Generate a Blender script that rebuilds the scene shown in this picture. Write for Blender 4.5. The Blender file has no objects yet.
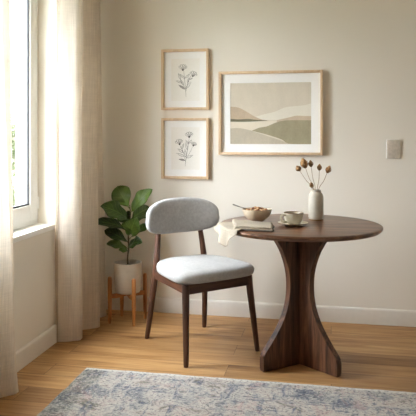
import bpy, bmesh, math, random
from mathutils import Vector, Matrix, noise as mnoise

random.seed(7)
SC = bpy.context.scene
COL = SC.collection
PI = math.pi

# ------------------------------------------------------------------ camera, world, light, exposure
YAW = 11.1
cam_data = bpy.data.cameras.new('camera')
cam = bpy.data.objects.new('camera', cam_data)
COL.objects.link(cam)
cam.location = (0, 0, 1.24)
cam.rotation_euler = (math.radians(90), 0, math.radians(YAW))
cam_data.sensor_width = 36
cam_data.lens = 36 * 628 / 416
cam_data.shift_y = -75 / 416
cam_data.clip_start = 0.05
SC.camera = cam

SKY_STRENGTH = 43.0
SC.view_settings.view_transform = 'Standard'
SC.view_settings.look = 'None'
SC.view_settings.gamma = 1
SC.view_settings.use_curve_mapping = False
SC.view_settings.exposure = 0.12
SC.cycles.max_bounces = 20
SC.cycles.diffuse_bounces = 14
SC.cycles.transparent_max_bounces = 24

world = bpy.data.worlds.new('sky')
SC.world = world
world.use_nodes = True
wt = world.node_tree
wt.nodes.clear()
w_out = wt.nodes.new('ShaderNodeOutputWorld')
w_bg = wt.nodes.new('ShaderNodeBackground')
w_tc = wt.nodes.new('ShaderNodeTexCoord')
w_sep = wt.nodes.new('ShaderNodeSeparateXYZ')
w_ramp = wt.nodes.new('ShaderNodeValToRGB')
w_map = wt.nodes.new('ShaderNodeMapRange')
w_map.inputs[1].default_value = -0.3
w_map.inputs[2].default_value = 0.7
cr = w_ramp.color_ramp
cr.elements[0].position = 0.0
cr.elements[0].color = (0.10, 0.10, 0.095, 1)
cr.elements[1].position = 1.0
cr.elements[1].color = (1.06, 1.12, 1.20, 1)
e = cr.elements.new(0.32)
e.color = (0.585, 0.615, 0.655, 1)
wt.links.new(w_tc.outputs['Generated'], w_sep.inputs[0])
wt.links.new(w_sep.outputs[2], w_map.inputs[0])
wt.links.new(w_map.outputs[0], w_ramp.inputs[0])
wt.links.new(w_ramp.outputs[0], w_bg.inputs[0])
wt.links.new(w_bg.outputs[0], w_out.inputs[0])
w_bg.inputs[1].default_value = SKY_STRENGTH

# the low hazy sun comes in softly from the left
sun_d = bpy.data.lights.new('sun', 'SUN')
sun_d.energy = 0.5
sun_d.angle = math.radians(25)
sun_d.color = (1.0, 0.90, 0.76)
sun = bpy.data.objects.new('sun', sun_d)
COL.objects.link(sun)
sun.rotation_euler = Vector((0.86, 0.34, -0.40)).to_track_quat('-Z', 'Y').to_euler()


def portal(name, y0, y1, z0, z1, x):
    """marks a window opening so the daylight through it is sampled well"""
    d = bpy.data.lights.new(name, 'AREA')
    d.shape = 'RECTANGLE'
    d.size = z1 - z0
    d.size_y = y1 - y0
    d.cycles.is_portal = True
    o = bpy.data.objects.new(name, d)
    COL.objects.link(o)
    o.location = (x, (y0 + y1) / 2, (z0 + z1) / 2)
    o.rotation_euler = Vector((1, 0, 0)).to_track_quat('-Z', 'Y').to_euler()


W1 = (1.75, 3.50, 0.70, 2.25)      # the window behind the curtains: y0 y1 z0 z1
portal('window_daylight', W1[0], W1[1], W1[2], W1[3], -1.88)

# ------------------------------------------------------------------ node helpers


class NT:
    def __init__(self, name):
        self.m = bpy.data.materials.new(name)
        self.m.use_nodes = True
        self.t = self.m.node_tree
        self.t.nodes.clear()
        self.out = self.t.nodes.new('ShaderNodeOutputMaterial')

    def n(self, typ, ins=None, **attrs):
        nd = self.t.nodes.new(typ)
        for k, v in attrs.items():
            setattr(nd, k, v)
        for k, v in (ins or {}).items():
            self.set(nd.inputs[k], v)
        return nd

    def set(self, sock, v):
        if hasattr(v, 'bl_idname') and hasattr(v, 'outputs'):
            self.t.links.new(v.outputs[0], sock)
        elif hasattr(v, 'is_output'):
            self.t.links.new(v, sock)
        else:
            if sock.type == 'RGBA' and isinstance(v, (tuple, list)) and len(v) == 3:
                v = tuple(v) + (1,)
            sock.default_value = v

    def coords(self, scale=(1, 1, 1), rot=(0, 0, 0)):
        tc = self.n('ShaderNodeTexCoord')
        mp = self.n('ShaderNodeMapping', {'Vector': tc.outputs['Object'], 'Scale': scale, 'Rotation': rot})
        return mp

    def noise(self, vec, scale, detail=3, rough=0.5, dist=0.0):
        return self.n('ShaderNodeTexNoise', {'Vector': vec, 'Scale': scale, 'Detail': detail, 'Roughness': rough, 'Distortion': dist})

    def ramp(self, fac, stops, interp='LINEAR'):
        nd = self.n('ShaderNodeValToRGB', {'Fac': fac})
        r = nd.color_ramp
        r.interpolation = interp
        while len(r.elements) < len(stops):
            r.elements.new(0.5)
        for el, (p, c) in zip(r.elements, stops):
            el.position = p
            if isinstance(c, (int, float)):
                c = (c, c, c)
            el.color = tuple(c) + (1,)
        return nd

    def mix(self, fac, a, b, blend='MIX'):
        nd = self.n('ShaderNodeMix', data_type='RGBA', blend_type=blend)
        self.set(nd.inputs[0], fac)
        self.set(nd.inputs[6], a)
        self.set(nd.inputs[7], b)
        return nd.outputs[2]

    def math(self, op, a, b=0.0):
        nd = self.n('ShaderNodeMath', operation=op)
        self.set(nd.inputs[0], a)
        self.set(nd.inputs[1], b)
        return nd

    def bump(self, height, strength=0.2, dist=0.002):
        return self.n('ShaderNodeBump', {'Height': height, 'Strength': strength, 'Distance': dist})

    def bsdf(self, color, rough=0.6, normal=None, spec=0.5, **ins):
        d = {'Base Color': color, 'Roughness': rough, 'Specular IOR Level': spec}
        if normal is not None:
            d['Normal'] = normal
        d.update(ins)
        nd = self.n('ShaderNodeBsdfPrincipled', d)
        self.t.links.new(nd.outputs[0], self.out.inputs[0])
        return self.m


def srgb(r, g, b):
    def f(c):
        c /= 255
        return c / 12.92 if c <= 0.04045 else ((c + 0.055) / 1.055) ** 2.4
    return (f(r), f(g), f(b))


def m_plain(name, col, rough=0.6, nscale=40, namt=0.06, bump=0.0, spec=0.5, **ins):
    t = NT(name)
    v = t.coords()
    n = t.noise(v, nscale, 4)
    lo = tuple(c * (1 - namt) for c in col)
    hi = tuple(min(1, c * (1 + namt)) for c in col)
    c = t.ramp(n, [(0.3, lo), (0.7, hi)])
    nm = t.bump(n, bump, 0.002) if bump else None
    return t.bsdf(c, rough, nm, spec, **ins)


def m_wood(name, dark, mid, light, axis='z', rough=0.45, scale=1.0, spec=0.4):
    t = NT(name)
    st = {'x': (0.9, 14, 14), 'y': (14, 0.9, 14), 'z': (14, 14, 0.9)}[axis]
    v = t.coords(tuple(q * scale for q in st))
    warp = t.noise(v, 1.1, 3, 0.55, 0.6)
    fine = t.noise(v, 6.0, 5, 0.65)
    f = t.math('ADD', t.math('MULTIPLY', warp, 0.65), t.math('MULTIPLY', fine, 0.35))
    c = t.ramp(f, [(0.37, dark), (0.50, mid), (0.62, light)])
    return t.bsdf(c, rough, t.bump(fine, 0.12, 0.001), spec)


def m_fabric(name, lo, mid, hi, scale=60, rough=0.95, bump=0.35):
    t = NT(name)
    v = t.coords()
    n1 = t.noise(v, scale, 4, 0.65)
    n2 = t.noise(v, 9, 3)
    n3 = t.noise(v, 420, 2)
    f = t.math('ADD', t.math('ADD', t.math('MULTIPLY', n1, 0.5), t.math('MULTIPLY', n2, 0.3)), t.math('MULTIPLY', n3, 0.2))
    c = t.ramp(f, [(0.38, lo), (0.5, mid), (0.62, hi)])
    return t.bsdf(c, rough, t.bump(n3, bump, 0.002), 0.15, **{'Sheen Weight': 0.25, 'Sheen Roughness': 0.5})


def m_linen(name, col, transl, amt=0.10):
    t = NT(name)
    a = t.noise(t.coords((170, 170, 5)), 1.0, 4, 0.7)
    b = t.noise(t.coords((9, 9, 230)), 1.0, 3, 0.6)
    c0 = t.noise(t.coords(), 6, 3)
    f = t.math('ADD', t.math('ADD', t.math('MULTIPLY', a, 0.52), t.math('MULTIPLY', b, 0.24)), t.math('MULTIPLY', c0, 0.24))
    lo = tuple(c * (1 - 1.6 * amt) for c in col)
    hi = tuple(min(0.97, c * (1 + amt)) for c in col)
    cc = t.ramp(f, [(0.38, lo), (0.62, hi)])
    nm = t.bump(f, 0.25, 0.002)
    d = t.n('ShaderNodeBsdfDiffuse', {'Color': cc, 'Normal': nm})
    tr = t.n('ShaderNodeBsdfTranslucent', {'Color': cc, 'Normal': nm})
    mx = t.n('ShaderNodeMixShader', {0: transl, 1: d, 2: tr})
    t.t.links.new(mx.outputs[0], t.out.inputs[0])
    return t.m


# ------------------------------------------------------------------ mesh helpers


def finish(bm, angle=38):
    bmesh.ops.recalc_face_normals(bm, faces=bm.faces[:])
    lim = math.radians(angle)
    for f in bm.faces:
        f.smooth = True
    for ed in bm.edges:
        if len(ed.link_faces) == 2:
            try:
                if ed.calc_face_angle() > lim:
                    ed.smooth = False
            except ValueError:
                pass


def obj(name, bm, mat, parent=None, angle=38, recalc=True):
    if recalc:
        finish(bm, angle)
    me = bpy.data.meshes.new(name)
    bm.to_mesh(me)
    bm.free()
    for m in (mat if isinstance(mat, (list, tuple)) else [mat]):
        me.materials.append(m)
    o = bpy.data.objects.new(name, me)
    COL.objects.link(o)
    if parent is not None:
        o.parent = parent
    return o


def tag(o, label, cat, group=None, kind=None):
    o['label'] = label
    o['category'] = cat
    if group:
        o['group'] = group
    if kind:
        o['kind'] = kind
    return o


def thing(name, label, cat, loc=(0, 0, 0), rz=0.0, group=None, kind=None):
    o = bpy.data.objects.new(name, None)
    o.empty_display_size = 0.05
    COL.objects.link(o)
    o.location = loc
    o.rotation_euler = (0, 0, rz)
    return tag(o, label, cat, group, kind)


def struct(name, bm, mat, parent=None, label=None, cat=None):
    o = obj(name, bm, mat, parent)
    if parent is None:
        o['kind'] = 'structure'
        if label:
            o['label'] = label
            o['category'] = cat
    return o


def NB():
    return bmesh.new()


def box(bm, lo, hi, bevel=0.0, seg=2, mat=0):
    lo, hi = Vector(lo), Vector(hi)
    r = bmesh.ops.create_cube(bm, size=1)
    vs = r['verts']
    c, s = (lo + hi) / 2, hi - lo
    for v in vs:
        v.co = Vector((v.co.x * s.x, v.co.y * s.y, v.co.z * s.z)) + c
    fs = {f for v in vs for f in v.link_faces}
    for f in fs:
        f.material_index = mat
    if bevel:
        es = list({ed for v in vs for ed in v.link_edges})
        bmesh.ops.bevel(bm, geom=es, offset=bevel, segments=seg, affect='EDGES', profile=0.5)
    return bm


def beam(bm, a, b, w, h, up=(0, 0, 1), bevel=0.003, w2=None, h2=None):
    """a bar of cross-section w (sideways) x h (along up) from a to b"""
    a, b = Vector(a), Vector(b)
    d = (b - a).normalized()
    side = d.cross(Vector(up)).normalized()
    u = side.cross(d).normalized()
    w2, h2 = w2 or w, h2 or h
    vs = []
    for p, ww, hh in ((a, w, h), (b, w2, h2)):
        for sx, sy in ((-1, -1), (1, -1), (1, 1), (-1, 1)):
            vs.append(bm.verts.new(p + side * sx * ww / 2 + u * sy * hh / 2))
    fs = [bm.faces.new([vs[i] for i in q]) for q in ((0, 1, 2, 3), (7, 6, 5, 4), (0, 4, 5, 1), (1, 5, 6, 2), (2, 6, 7, 3), (3, 7, 4, 0))]
    if bevel:
        es = list({ed for f in fs for ed in f.edges})
        bmesh.ops.bevel(bm, geom=es, offset=bevel, segments=2, affect='EDGES', profile=0.5)
    return bm


def lathe(bm, prof, seg=48, c=(0, 0, 0), mat=0):
    """prof: (r, z) from one end to the other; r 0 closes it"""
    rings = []
    for r, z in prof:
        if r < 1e-6:
            rings.append([bm.verts.new((c[0], c[1], c[2] + z))])
        else:
            rings.append([bm.verts.new((c[0] + r * math.cos(2 * PI * k / seg), c[1] + r * math.sin(2 * PI * k / seg), c[2] + z)) for k in range(seg)])
    for A, B in zip(rings, rings[1:]):
        for k in range(seg):
            j = (k + 1) % seg
            if len(A) == 1 and len(B) == 1:
                continue
            if len(A) == 1:
                f = bm.faces.new((A[0], B[k], B[j]))
            elif len(B) == 1:
                f = bm.faces.new((A[k], A[j], B[0]))
            else:
                f = bm.faces.new((A[k], A[j], B[j], B[k]))
            f.material_index = mat
    return bm


def catmull(pts, n=8):
    pts = [Vector(p) for p in pts]
    P = [pts[0] * 2 - pts[1]] + pts + [pts[-1] * 2 - pts[-2]]
    out = []
    for i in range(1, len(P) - 2):
        for k in range(n):
            t = k / n
            a, b, c, d = P[i - 1], P[i], P[i + 1], P[i + 2]
            out.append(0.5 * ((2 * b) + (c - a) * t + (2 * a - 5 * b + 4 * c - d) * t * t + (3 * b - a - 3 * c + d) * t ** 3))
    out.append(pts[-1])
    return out


def tube(bm, pts, rad, seg=12, mat=0, flat=1.0):
    """rad: number or list matched to pts (interpolated)"""
    pts = [Vector(p) for p in pts]
    n = len(pts)

    def R(i):
        if isinstance(rad, (int, float)):
            return rad
        x = i / (n - 1) * (len(rad) - 1)
        k = min(int(x), len(rad) - 2)
        return rad[k] + (rad[k + 1] - rad[k]) * (x - k)
    t0 = (pts[1] - pts[0]).normalized()
    u = t0.orthogonal().normalized()
    rings = []
    for i, p in enumerate(pts):
        t = (pts[min(i + 1, n - 1)] - pts[max(i - 1, 0)]).normalized()
        u = (u - t * u.dot(t)).normalized()
        w = t.cross(u)
        rings.append([bm.verts.new(p + (u * math.cos(2 * PI * k / seg) + w * math.sin(2 * PI * k / seg) * flat) * R(i)) for k in range(seg)])
    for A, B in zip(rings, rings[1:]):
        for k in range(seg):
            j = (k + 1) % seg
            bm.faces.new((A[k], A[j], B[j], B[k])).material_index = mat
    bm.faces.new(rings[0]).material_index = mat
    bm.faces.new(rings[-1]).material_index = mat
    return bm


def prism(bm, outline, thick, to3d, bevel=0.0, seg=3):
    """extrude a closed 2D outline; to3d(u, v, w) maps it into space, w runs over +-thick/2"""
    A = [bm.verts.new(to3d(u, v, -thick / 2)) for u, v in outline]
    B = [bm.verts.new(to3d(u, v, thick / 2)) for u, v in outline]
    fa, fb = bm.faces.new(A), bm.faces.new(list(reversed(B)))
    n = len(A)
    for k in range(n):
        bm.faces.new((A[k], B[k], B[(k + 1) % n], A[(k + 1) % n]))
    if bevel:
        es = list(fa.edges) + list(fb.edges)
        bmesh.ops.bevel(bm, geom=es, offset=bevel, segments=seg, affect='EDGES', profile=0.5)
    return bm


def loft(bm, rings, cap0=True, cap1=True):
    V = [[bm.verts.new(p) for p in r] for r in rings]
    n = len(V[0])
    for A, B in zip(V, V[1:]):
        for k in range(n):
            j = (k + 1) % n
            bm.faces.new((A[k], A[j], B[j], B[k]))
    for R, on in ((V[0], cap0), (V[-1], cap1)):
        if on:
            c = bm.verts.new(sum((v.co for v in R), Vector()) / n)
            for k in range(n):
                bm.faces.new((R[k], R[(k + 1) % n], c))
    return bm


def grid(bm, nu, nv, fn, mat=0):
    V = [[bm.verts.new(fn(i / nu, j / nv)) for j in range(nv + 1)] for i in range(nu + 1)]
    for i in range(nu):
        for j in range(nv):
            bm.faces.new((V[i][j], V[i + 1][j], V[i + 1][j + 1], V[i][j + 1])).material_index = mat
    return bm


def superell(a, b, p, n=64):
    out = []
    for k in range(n):
        t = 2 * PI * k / n
        c, s = math.cos(t), math.sin(t)
        out.append((a * math.copysign(abs(c) ** (2 / p), c), b * math.copysign(abs(s) ** (2 / p), s)))
    return out


def thicken(o, t, offset=0.0):
    md = o.modifiers.new('thickness', 'SOLIDIFY')
    md.thickness = t
    md.offset = offset
    return o


# ------------------------------------------------------------------ materials
M = {}
t = NT('wall_paint')
v = t.coords()
n = t.noise(v, 160, 4)
n2 = t.noise(v, 1.3, 2)
M['wall'] = t.bsdf(t.ramp(n2, [(0.3, srgb(232, 227, 217)), (0.7, srgb(234, 230, 221))]), 0.85, t.bump(n, 0.06, 0.001), 0.2)
M['white_paint'] = m_plain('white_paint', srgb(226, 221, 213), 0.5, 30, 0.02)
M['ceiling'] = m_plain('ceiling_paint', srgb(240, 236, 228), 0.9, 60, 0.02)
M['window_white'] = m_plain('window_white', srgb(246, 246, 243), 0.35, 30, 0.02)
M['gasket'] = m_plain('rubber_gasket', srgb(40, 40, 42), 0.7)

t = NT('window_glass')
tr = t.n('ShaderNodeBsdfTransparent', {'Color': (0.98, 0.985, 0.98, 1)})
gl = t.n('ShaderNodeBsdfGlossy', {'Color': (1, 1, 1, 1), 'Roughness': 0.02})
lw_ = t.n('ShaderNodeLayerWeight', {'Blend': 0.5})
fr = t.math('ADD', 0.02, t.math('MULTIPLY', t.math('POWER', lw_.outputs['Facing'], 5.0), 0.35))
mx = t.n('ShaderNodeMixShader', {0: fr, 1: tr, 2: gl})
t.t.links.new(mx.outputs[0], t.out.inputs[0])
M['glass'] = t.m

# oak planks
t = NT('oak_planks')
v = t.coords()
br = t.n('ShaderNodeTexBrick', {'Vector': v, 'Color1': (0, 0, 0), 'Color2': (1, 1, 1), 'Mortar': (0.5, 0.5, 0.5), 'Scale': 1.0,
                                'Mortar Size': 0.0017, 'Mortar Smooth': 0.2, 'Bias': 0.0, 'Brick Width': 1.45, 'Row Height': 0.158},
         offset=0.37, offset_frequency=2, squash=1.0)
sep = t.n('ShaderNodeSeparateColor', {0: br.outputs['Color']})
shift = t.n('ShaderNodeCombineXYZ', {0: t.math('MULTIPLY', sep, 7.0), 1: t.math('MULTIPLY', sep, 3.0), 2: 0.0})
vg = t.n('ShaderNodeVectorMath', {0: v, 1: shift}, operation='ADD')
mg = t.n('ShaderNodeMapping', {'Vector': vg, 'Scale': (1.0, 11.0, 1.0)})
g1 = t.noise(mg, 1.6, 4, 0.55, 1.0)
mg2 = t.n('ShaderNodeMapping', {'Vector': vg, 'Scale': (2.2, 60.0, 1.0)})
g2 = t.noise(mg2, 1.6, 4, 0.65)
gf = t.math('ADD', t.math('MULTIPLY', g1, 0.62), t.math('MULTIPLY', g2, 0.38))
oak = t.ramp(gf, [(0.31, srgb(108, 70, 38)), (0.44, srgb(172, 129, 81)), (0.66, srgb(206, 167, 116))])
tone = t.ramp(sep, [(0.0, (0.68, 0.64, 0.60)), (0.35, (0.90, 0.88, 0.86)), (0.7, (1.0, 1.0, 1.0)), (1.0, (1.08, 1.08, 1.08))])
oak2 = t.mix(1.0, oak, tone, 'MULTIPLY')
kn = t.n('ShaderNodeTexVoronoi', {'Vector': t.n('ShaderNodeMapping', {'Vector': vg, 'Scale': (1.0, 1.6, 1.0)}), 'Scale': 2.3})
knf = t.ramp(kn, [(0.02, 1.0), (0.055, 0.0)])
oak3 = t.mix(t.math('MULTIPLY', knf, 0.75), oak2, srgb(92, 58, 32))
oak4 = t.mix(t.math('MULTIPLY', br.outputs['Fac'], 0.75), oak3, srgb(80, 52, 30))
M['floor'] = t.bsdf(oak4, 0.42, t.bump(t.math('SUBTRACT', g2, t.math('MULTIPLY', br.outputs['Fac'], 2.0)), 0.10, 0.001), 0.35)

WALNUT = (srgb(54, 33, 23), srgb(100, 67, 47), srgb(140, 99, 72))
M['walnut_x'] = m_wood('walnut_along', *WALNUT, axis='x', rough=0.34, spec=0.55, scale=1.5)
M['walnut_z'] = m_wood('walnut_upright', srgb(40, 24, 17), srgb(82, 53, 37), srgb(118, 81, 58), axis='z', rough=0.45, scale=2.0)
CH = (srgb(52, 33, 24), srgb(82, 52, 37), srgb(108, 72, 52))
M['chair_z'] = m_wood('chair_wood_upright', *CH, axis='z', rough=0.5)
M['chair_x'] = m_wood('chair_wood_across', *CH, axis='x', rough=0.5)
M['chair_y'] = m_wood('chair_wood_deep', *CH, axis='y', rough=0.5)
M['stand_z'] = m_wood('stand_wood', srgb(132, 82, 40), srgb(170, 110, 58), srgb(192, 134, 78), axis='z', rough=0.5)
M['stand_x'] = m_wood('stand_wood_across', srgb(132, 82, 40), srgb(170, 110, 58), srgb(192, 134, 78), axis='x', rough=0.5)
M['frame_wood'] = m_wood('frame_wood', srgb(206, 177, 144), srgb(214, 187, 154), srgb(221, 196, 165), axis='z', rough=0.5, scale=1.5)
M['seat_fabric'] = m_fabric('grey_boucle', srgb(160, 160, 160), srgb(171, 171, 171), srgb(182, 182, 182))
M['linen'] = m_linen('curtain_linen', srgb(236, 228, 217), 0.62, 0.09)
M['linen_dense'] = m_linen('curtain_linen_lined', srgb(228, 219, 206), 0.13, 0.10)
M['linen_hem_shaded'] = m_linen('curtain_hem_shaded', srgb(196, 180, 160), 0.10)  # hem linen coloured darker to stand for less light through the doubled cloth
M['mat_board'] = m_plain('mat_board', srgb(246, 247, 247), 0.9, 60, 0.01)
M['paper'] = m_plain('drawing_paper', srgb(243, 242, 238), 0.9, 80, 0.015)
M['ink'] = m_plain('pencil_line', srgb(70, 70, 70), 0.9, 300, 0.3)
M['ink_pale'] = m_plain('pencil_shading', srgb(176, 175, 172), 0.9, 300, 0.15)
M['backing'] = m_plain('backing_board', srgb(150, 120, 90), 0.9)

# ------------------------------------------------------------------ the room
XL, YB, XR, YF, ZC = -1.612, 4.21, 1.75, -0.9, 2.5
TH = 0.26
struct('floor', box(NB(), (XL - TH, YF - 0.2, -0.1), (XR + 0.2, YB + 0.2, 0)), M['floor'], label='oak plank floor of the room', cat='floor')
struct('ceiling', box(NB(), (XL - TH, YF - 0.2, ZC), (XR + 0.2, YB + 0.2, ZC + 0.1)), M['ceiling'], label='plain white ceiling', cat='ceiling')
struct('wall_back', box(NB(), (XL - TH, YB, 0), (XR + 0.2, YB + 0.2, ZC)), M['wall'], label='cream wall the framed pictures hang on', cat='wall')
struct('wall_right', box(NB(), (XR, YF, 0), (XR + 0.2, YB, ZC)), M['wall'])
struct('wall_front', box(NB(), (XL - TH, YF - 0.2, 0), (XR + 0.2, YF, ZC)), M['wall'])
bm = NB()
ys = [YF, W1[0], W1[1], YB]
for i in range(3):
    if i == 1:
        wz = W1
        box(bm, (XL - TH, ys[i], 0), (XL, ys[i + 1], wz[2] - 0.03))
        box(bm, (XL - TH, ys[i], wz[3]), (XL, ys[i + 1], ZC))
    else:
        box(bm, (XL - TH, ys[i], 0), (XL, ys[i + 1], ZC))
struct('wall_left', bm, M['wall'], label='cream wall with the window and curtains', cat='wall')


def skirting(bm, a, b, inward):
    """a moulded board 10 cm high along a-b"""
    a, b, inw = Vector(a), Vector(b), Vector(inward)
    prof = [(0, 0), (0.016, 0), (0.016, 0.088), (0.012, 0.098), (0.006, 0.102), (0, 0.102)]
    A = [bm.verts.new(a + inw * p + Vector((0, 0, q))) for p, q in prof]
    B = [bm.verts.new(b + inw * p + Vector((0, 0, q))) for p, q in prof]
    bm.faces.new(A)
    bm.faces.new(B)
    for k in range(len(A)):
        j = (k + 1) % len(A)
        bm.faces.new((A[k], A[j], B[j], B[k]))
    return bm


struct('baseboard_back', skirting(NB(), (XL, YB, 0), (XR, YB, 0), (0, -1, 0)), M['white_paint'], label='white baseboard along the wall with the pictures', cat='baseboard')
struct('baseboard_left', skirting(NB(), (XL, YF, 0), (XL, YB - 0.016, 0), (1, 0, 0)), M['white_paint'], label='white baseboard under the window', cat='baseboard')
struct('baseboard_right', skirting(NB(), (XR, YF, 0), (XR, YB - 0.016, 0), (-1, 0, 0)), M['white_paint'])


def window(name, W, label):
    y0, y1, z0, z1 = W
    root = thing(name, label, 'window', (0, 0, 0), kind='structure')
    xo, xi = XL - 0.185, XL - 0.115           # frame set back in the reveal
    bm = NB()                                  # outer frame
    fw = 0.045
    for lo, hi in (((xo, y0, z0), (xi, y0 + fw, z1)), ((xo, y1 - fw, z0), (xi, y1, z1)),
                   ((xo, y0 + fw, z0), (xi, y1 - fw, z0 + fw)), ((xo, y0 + fw, z1 - fw), (xi, y1 - fw, z1))):
        box(bm, lo, hi, 0.004)
    obj('window_frame', bm, M['window_white'], root)
    for a, b in ((y0 + 0.03, y0 + 0.03 + (y1 - y0 - 0.06) / 3), (y0 + 0.03 + (y1 - y0 - 0.06) / 3, y1 - 0.03 - (y1 - y0 - 0.06) / 3), (y1 - 0.03 - (y1 - y0 - 0.06) / 3, y1 - 0.03)):      # casements
        a2, b2, c2, d2 = a + 0.002, b - 0.002, z0 + 0.03, z1 - 0.03
        xs, xe = xo + 0.018, xi + 0.016
        sw = 0.092
        bm = NB()
        for lo, hi in (((xs, a2, c2), (xe, a2 + sw, d2)), ((xs, b2 - sw, c2), (xe, b2, d2)),
                       ((xs, a2 + sw, c2), (xe, b2 - sw, c2 + sw)), ((xs, a2 + sw, d2 - sw), (xe, b2 - sw, d2))):
            box(bm, lo, hi, 0.005)
        sash = obj('sash', bm, M['window_white'], root)
        bm = NB()                              # dark seal around the pane
        g = 0.011
        p, q, r, s = a2 + sw, b2 - sw, c2 + sw, d2 - sw
        xg, xh = xe - 0.024, xe - 0.008
        for lo, hi in (((xg, p, r), (xh, p + g, s)), ((xg, q - g, r), (xh, q, s)), ((xg, p + g, r), (xh, q - g, r + g)), ((xg, p + g, s - g), (xh, q - g, s))):
            box(bm, lo, hi)
        obj('seal', bm, M['gasket'], sash)
        obj('pane', box(NB(), (xg + 0.003, p + 0.001, r + 0.001), (xg + 0.009, q - 0.001, s - 0.001)), M['glass'], sash)
    bm = NB()
    for zz in (z0 + 0.09, z1 - 0.16):
        tube(bm, [(xi + 0.012, y1 - 0.022, zz), (xi + 0.012, y1 - 0.022, zz + 0.07)], 0.007, 12)
    obj('hinge', bm, M['window_white'], root)
    box_sill = box(NB(), (xi - 0.03, y0 + 0.001, z0 - 0.03), (XL + 0.004, y1 - 0.001, z0), 0.003)
    obj('sill', box_sill, M['window_white'], root)
    return root


window('window_1', W1, 'white framed window in the left wall between the linen curtains')

# ------------------------------------------------------------------ curtains


def curtain(name, path_top, path_bot, z0, z1, label, hem_edges, cloth):
    root = thing(name, label, 'curtain', (path_bot[0][0], path_bot[0][1], z0), group=None)
    off = Vector(root.location)
    T = catmull([(x, y, 0) for x, y in path_top], 10)
    B = catmull([(x, y, 0) for x, y in path_bot], 10)
    N = len(T) - 1
    NV = 50

    def pt(i, v):
        z = z0 + (z1 - z0) * v
        k = v ** 0.8
        p = B[i].lerp(T[i], k)
        w = mnoise.noise(Vector((i * 0.09, z * 1.1, 3.7))) * 0.010 + mnoise.noise(Vector((i * 0.25, z * 2.3, 9.7))) * 0.004
        q = T[min(i + 1, N)] - T[max(i - 1, 0)]
        nrm = Vector((q.y, -q.x, 0)).normalized()
        p = p + nrm * w
        return Vector((p.x, p.y, z)) - off
    bm = NB()
    V = [[bm.verts.new(pt(i, j / NV)) for j in range(NV + 1)] for i in range(N + 1)]
    for i in range(N):
        for j in range(NV):
            f = bm.faces.new((V[i][j], V[i + 1][j], V[i + 1][j + 1], V[i][j + 1]))
    o = obj('cloth', bm, cloth, root, 80)
    # the turned side hem, a narrow doubled strip along the leading edge
    bm = NB()
    i0, i1 = hem_edges

    def hpt(i, j):
        q = T[min(i + 1, N)] - T[max(i - 1, 0)]
        nrm = Vector((q.y, -q.x, 0)).normalized()
        return pt(i, j / NV) + nrm * 0.003
    V = [[bm.verts.new(hpt(i, j)) for j in range(NV + 1)] for i in range(i0, i1 + 1)]
    for i in range(len(V) - 1):
        for j in range(NV):
            bm.faces.new((V[i][j], V[i + 1][j], V[i + 1][j + 1], V[i][j + 1]))
    obj('side_hem', bm, M['linen_hem_shaded'], root, 80)
    return root


RT = [(-1.570, 3.478), (-1.594, 3.460), (-1.530, 3.480), (-1.466, 3.508), (-1.474, 3.565), (-1.540, 3.640), (-1.530, 3.690), (-1.462, 3.735), (-1.468, 3.775), (-1.548, 3.810), (-1.545, 3.850), (-1.500, 3.885), (-1.508, 3.920), (-1.560, 3.950)]
RB = [(-1.568, 3.480), (-1.592, 3.462), (-1.530, 3.480), (-1.466, 3.512), (-1.474, 3.575), (-1.555, 3.640), (-1.530, 3.690), (-1.455, 3.765), (-1.460, 3.810), (-1.550, 3.870), (-1.550, 3.940), (-1.500, 4.000), (-1.490, 4.045), (-1.550, 4.090)]
curtain('curtain', RT, RB, 0.008, ZC, 'beige linen curtain hanging by the corner behind the potted plant', (5, 13), M['linen'])
LT = [(-1.560, 1.740), (-1.480, 1.800), (-1.470, 1.860), (-1.560, 1.940), (-1.560, 2.010), (-1.480, 2.070), (-1.470, 2.120), (-1.560, 2.190), (-1.560, 2.240), (-1.470, 2.310), (-1.470, 2.370), (-1.560, 2.450), (-1.560, 2.500), (-1.495, 2.570), (-1.490, 2.620), (-1.555, 2.680), (-1.550, 2.710), (-1.520, 2.760), (-1.525, 2.790), (-1.565, 2.800)]
LB = [(-1.560, 1.740), (-1.480, 1.800), (-1.470, 1.860), (-1.560, 1.940), (-1.560, 2.010), (-1.480, 2.070), (-1.470, 2.120), (-1.560, 2.190), (-1.560, 2.240), (-1.470, 2.310), (-1.470, 2.370), (-1.570, 2.450), (-1.580, 2.520), (-1.530, 2.660), (-1.462, 2.740), (-1.480, 2.780), (-1.560, 2.800), (-1.555, 2.830), (-1.530, 2.850), (-1.570, 2.860)]
curtain('curtain', LT, LB, 0.008, ZC, 'pale linen curtain at the left edge, covering half the window', (182, 190), M['linen_dense'])

# ------------------------------------------------------------------ rug
t = NT('woven_rug')
v = t.coords()
wob = t.noise(v, 14, 3)
vw = t.n('ShaderNodeVectorMath', {0: v, 1: t.n('ShaderNodeVectorMath', {0: wob.outputs['Color'], 1: (0.03, 0.03, 0.0)}, operation='MULTIPLY')}, operation='ADD')
na = t.noise(vw, 6.5, 6, 0.68, 0.8)
base = t.ramp(na, [(0.36, srgb(120, 127, 140)), (0.43, srgb(176, 177, 178)), (0.51, srgb(212, 209, 201)), (0.58, srgb(200, 191, 186)), (0.66, srgb(142, 142, 130))])
nb = t.noise(t.n('ShaderNodeMapping', {'Vector': vw, 'Location': (3.1, 7.7, 0), 'Scale': (17, 5, 1)}), 1.0, 5, 0.68, 0.8)
c1 = t.mix(t.ramp(nb, [(0.55, 0.0), (0.64, 0.8)]), base, srgb(110, 120, 144))
nc = t.noise(t.n('ShaderNodeMapping', {'Vector': vw, 'Location': (9.1, 1.7, 0), 'Scale': (9, 6, 1)}), 1.0, 4, 0.7, 0.8)
c2 = t.mix(t.ramp(nc, [(0.54, 0.0), (0.66, 0.65)]), c1, srgb(204, 176, 172))
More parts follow.
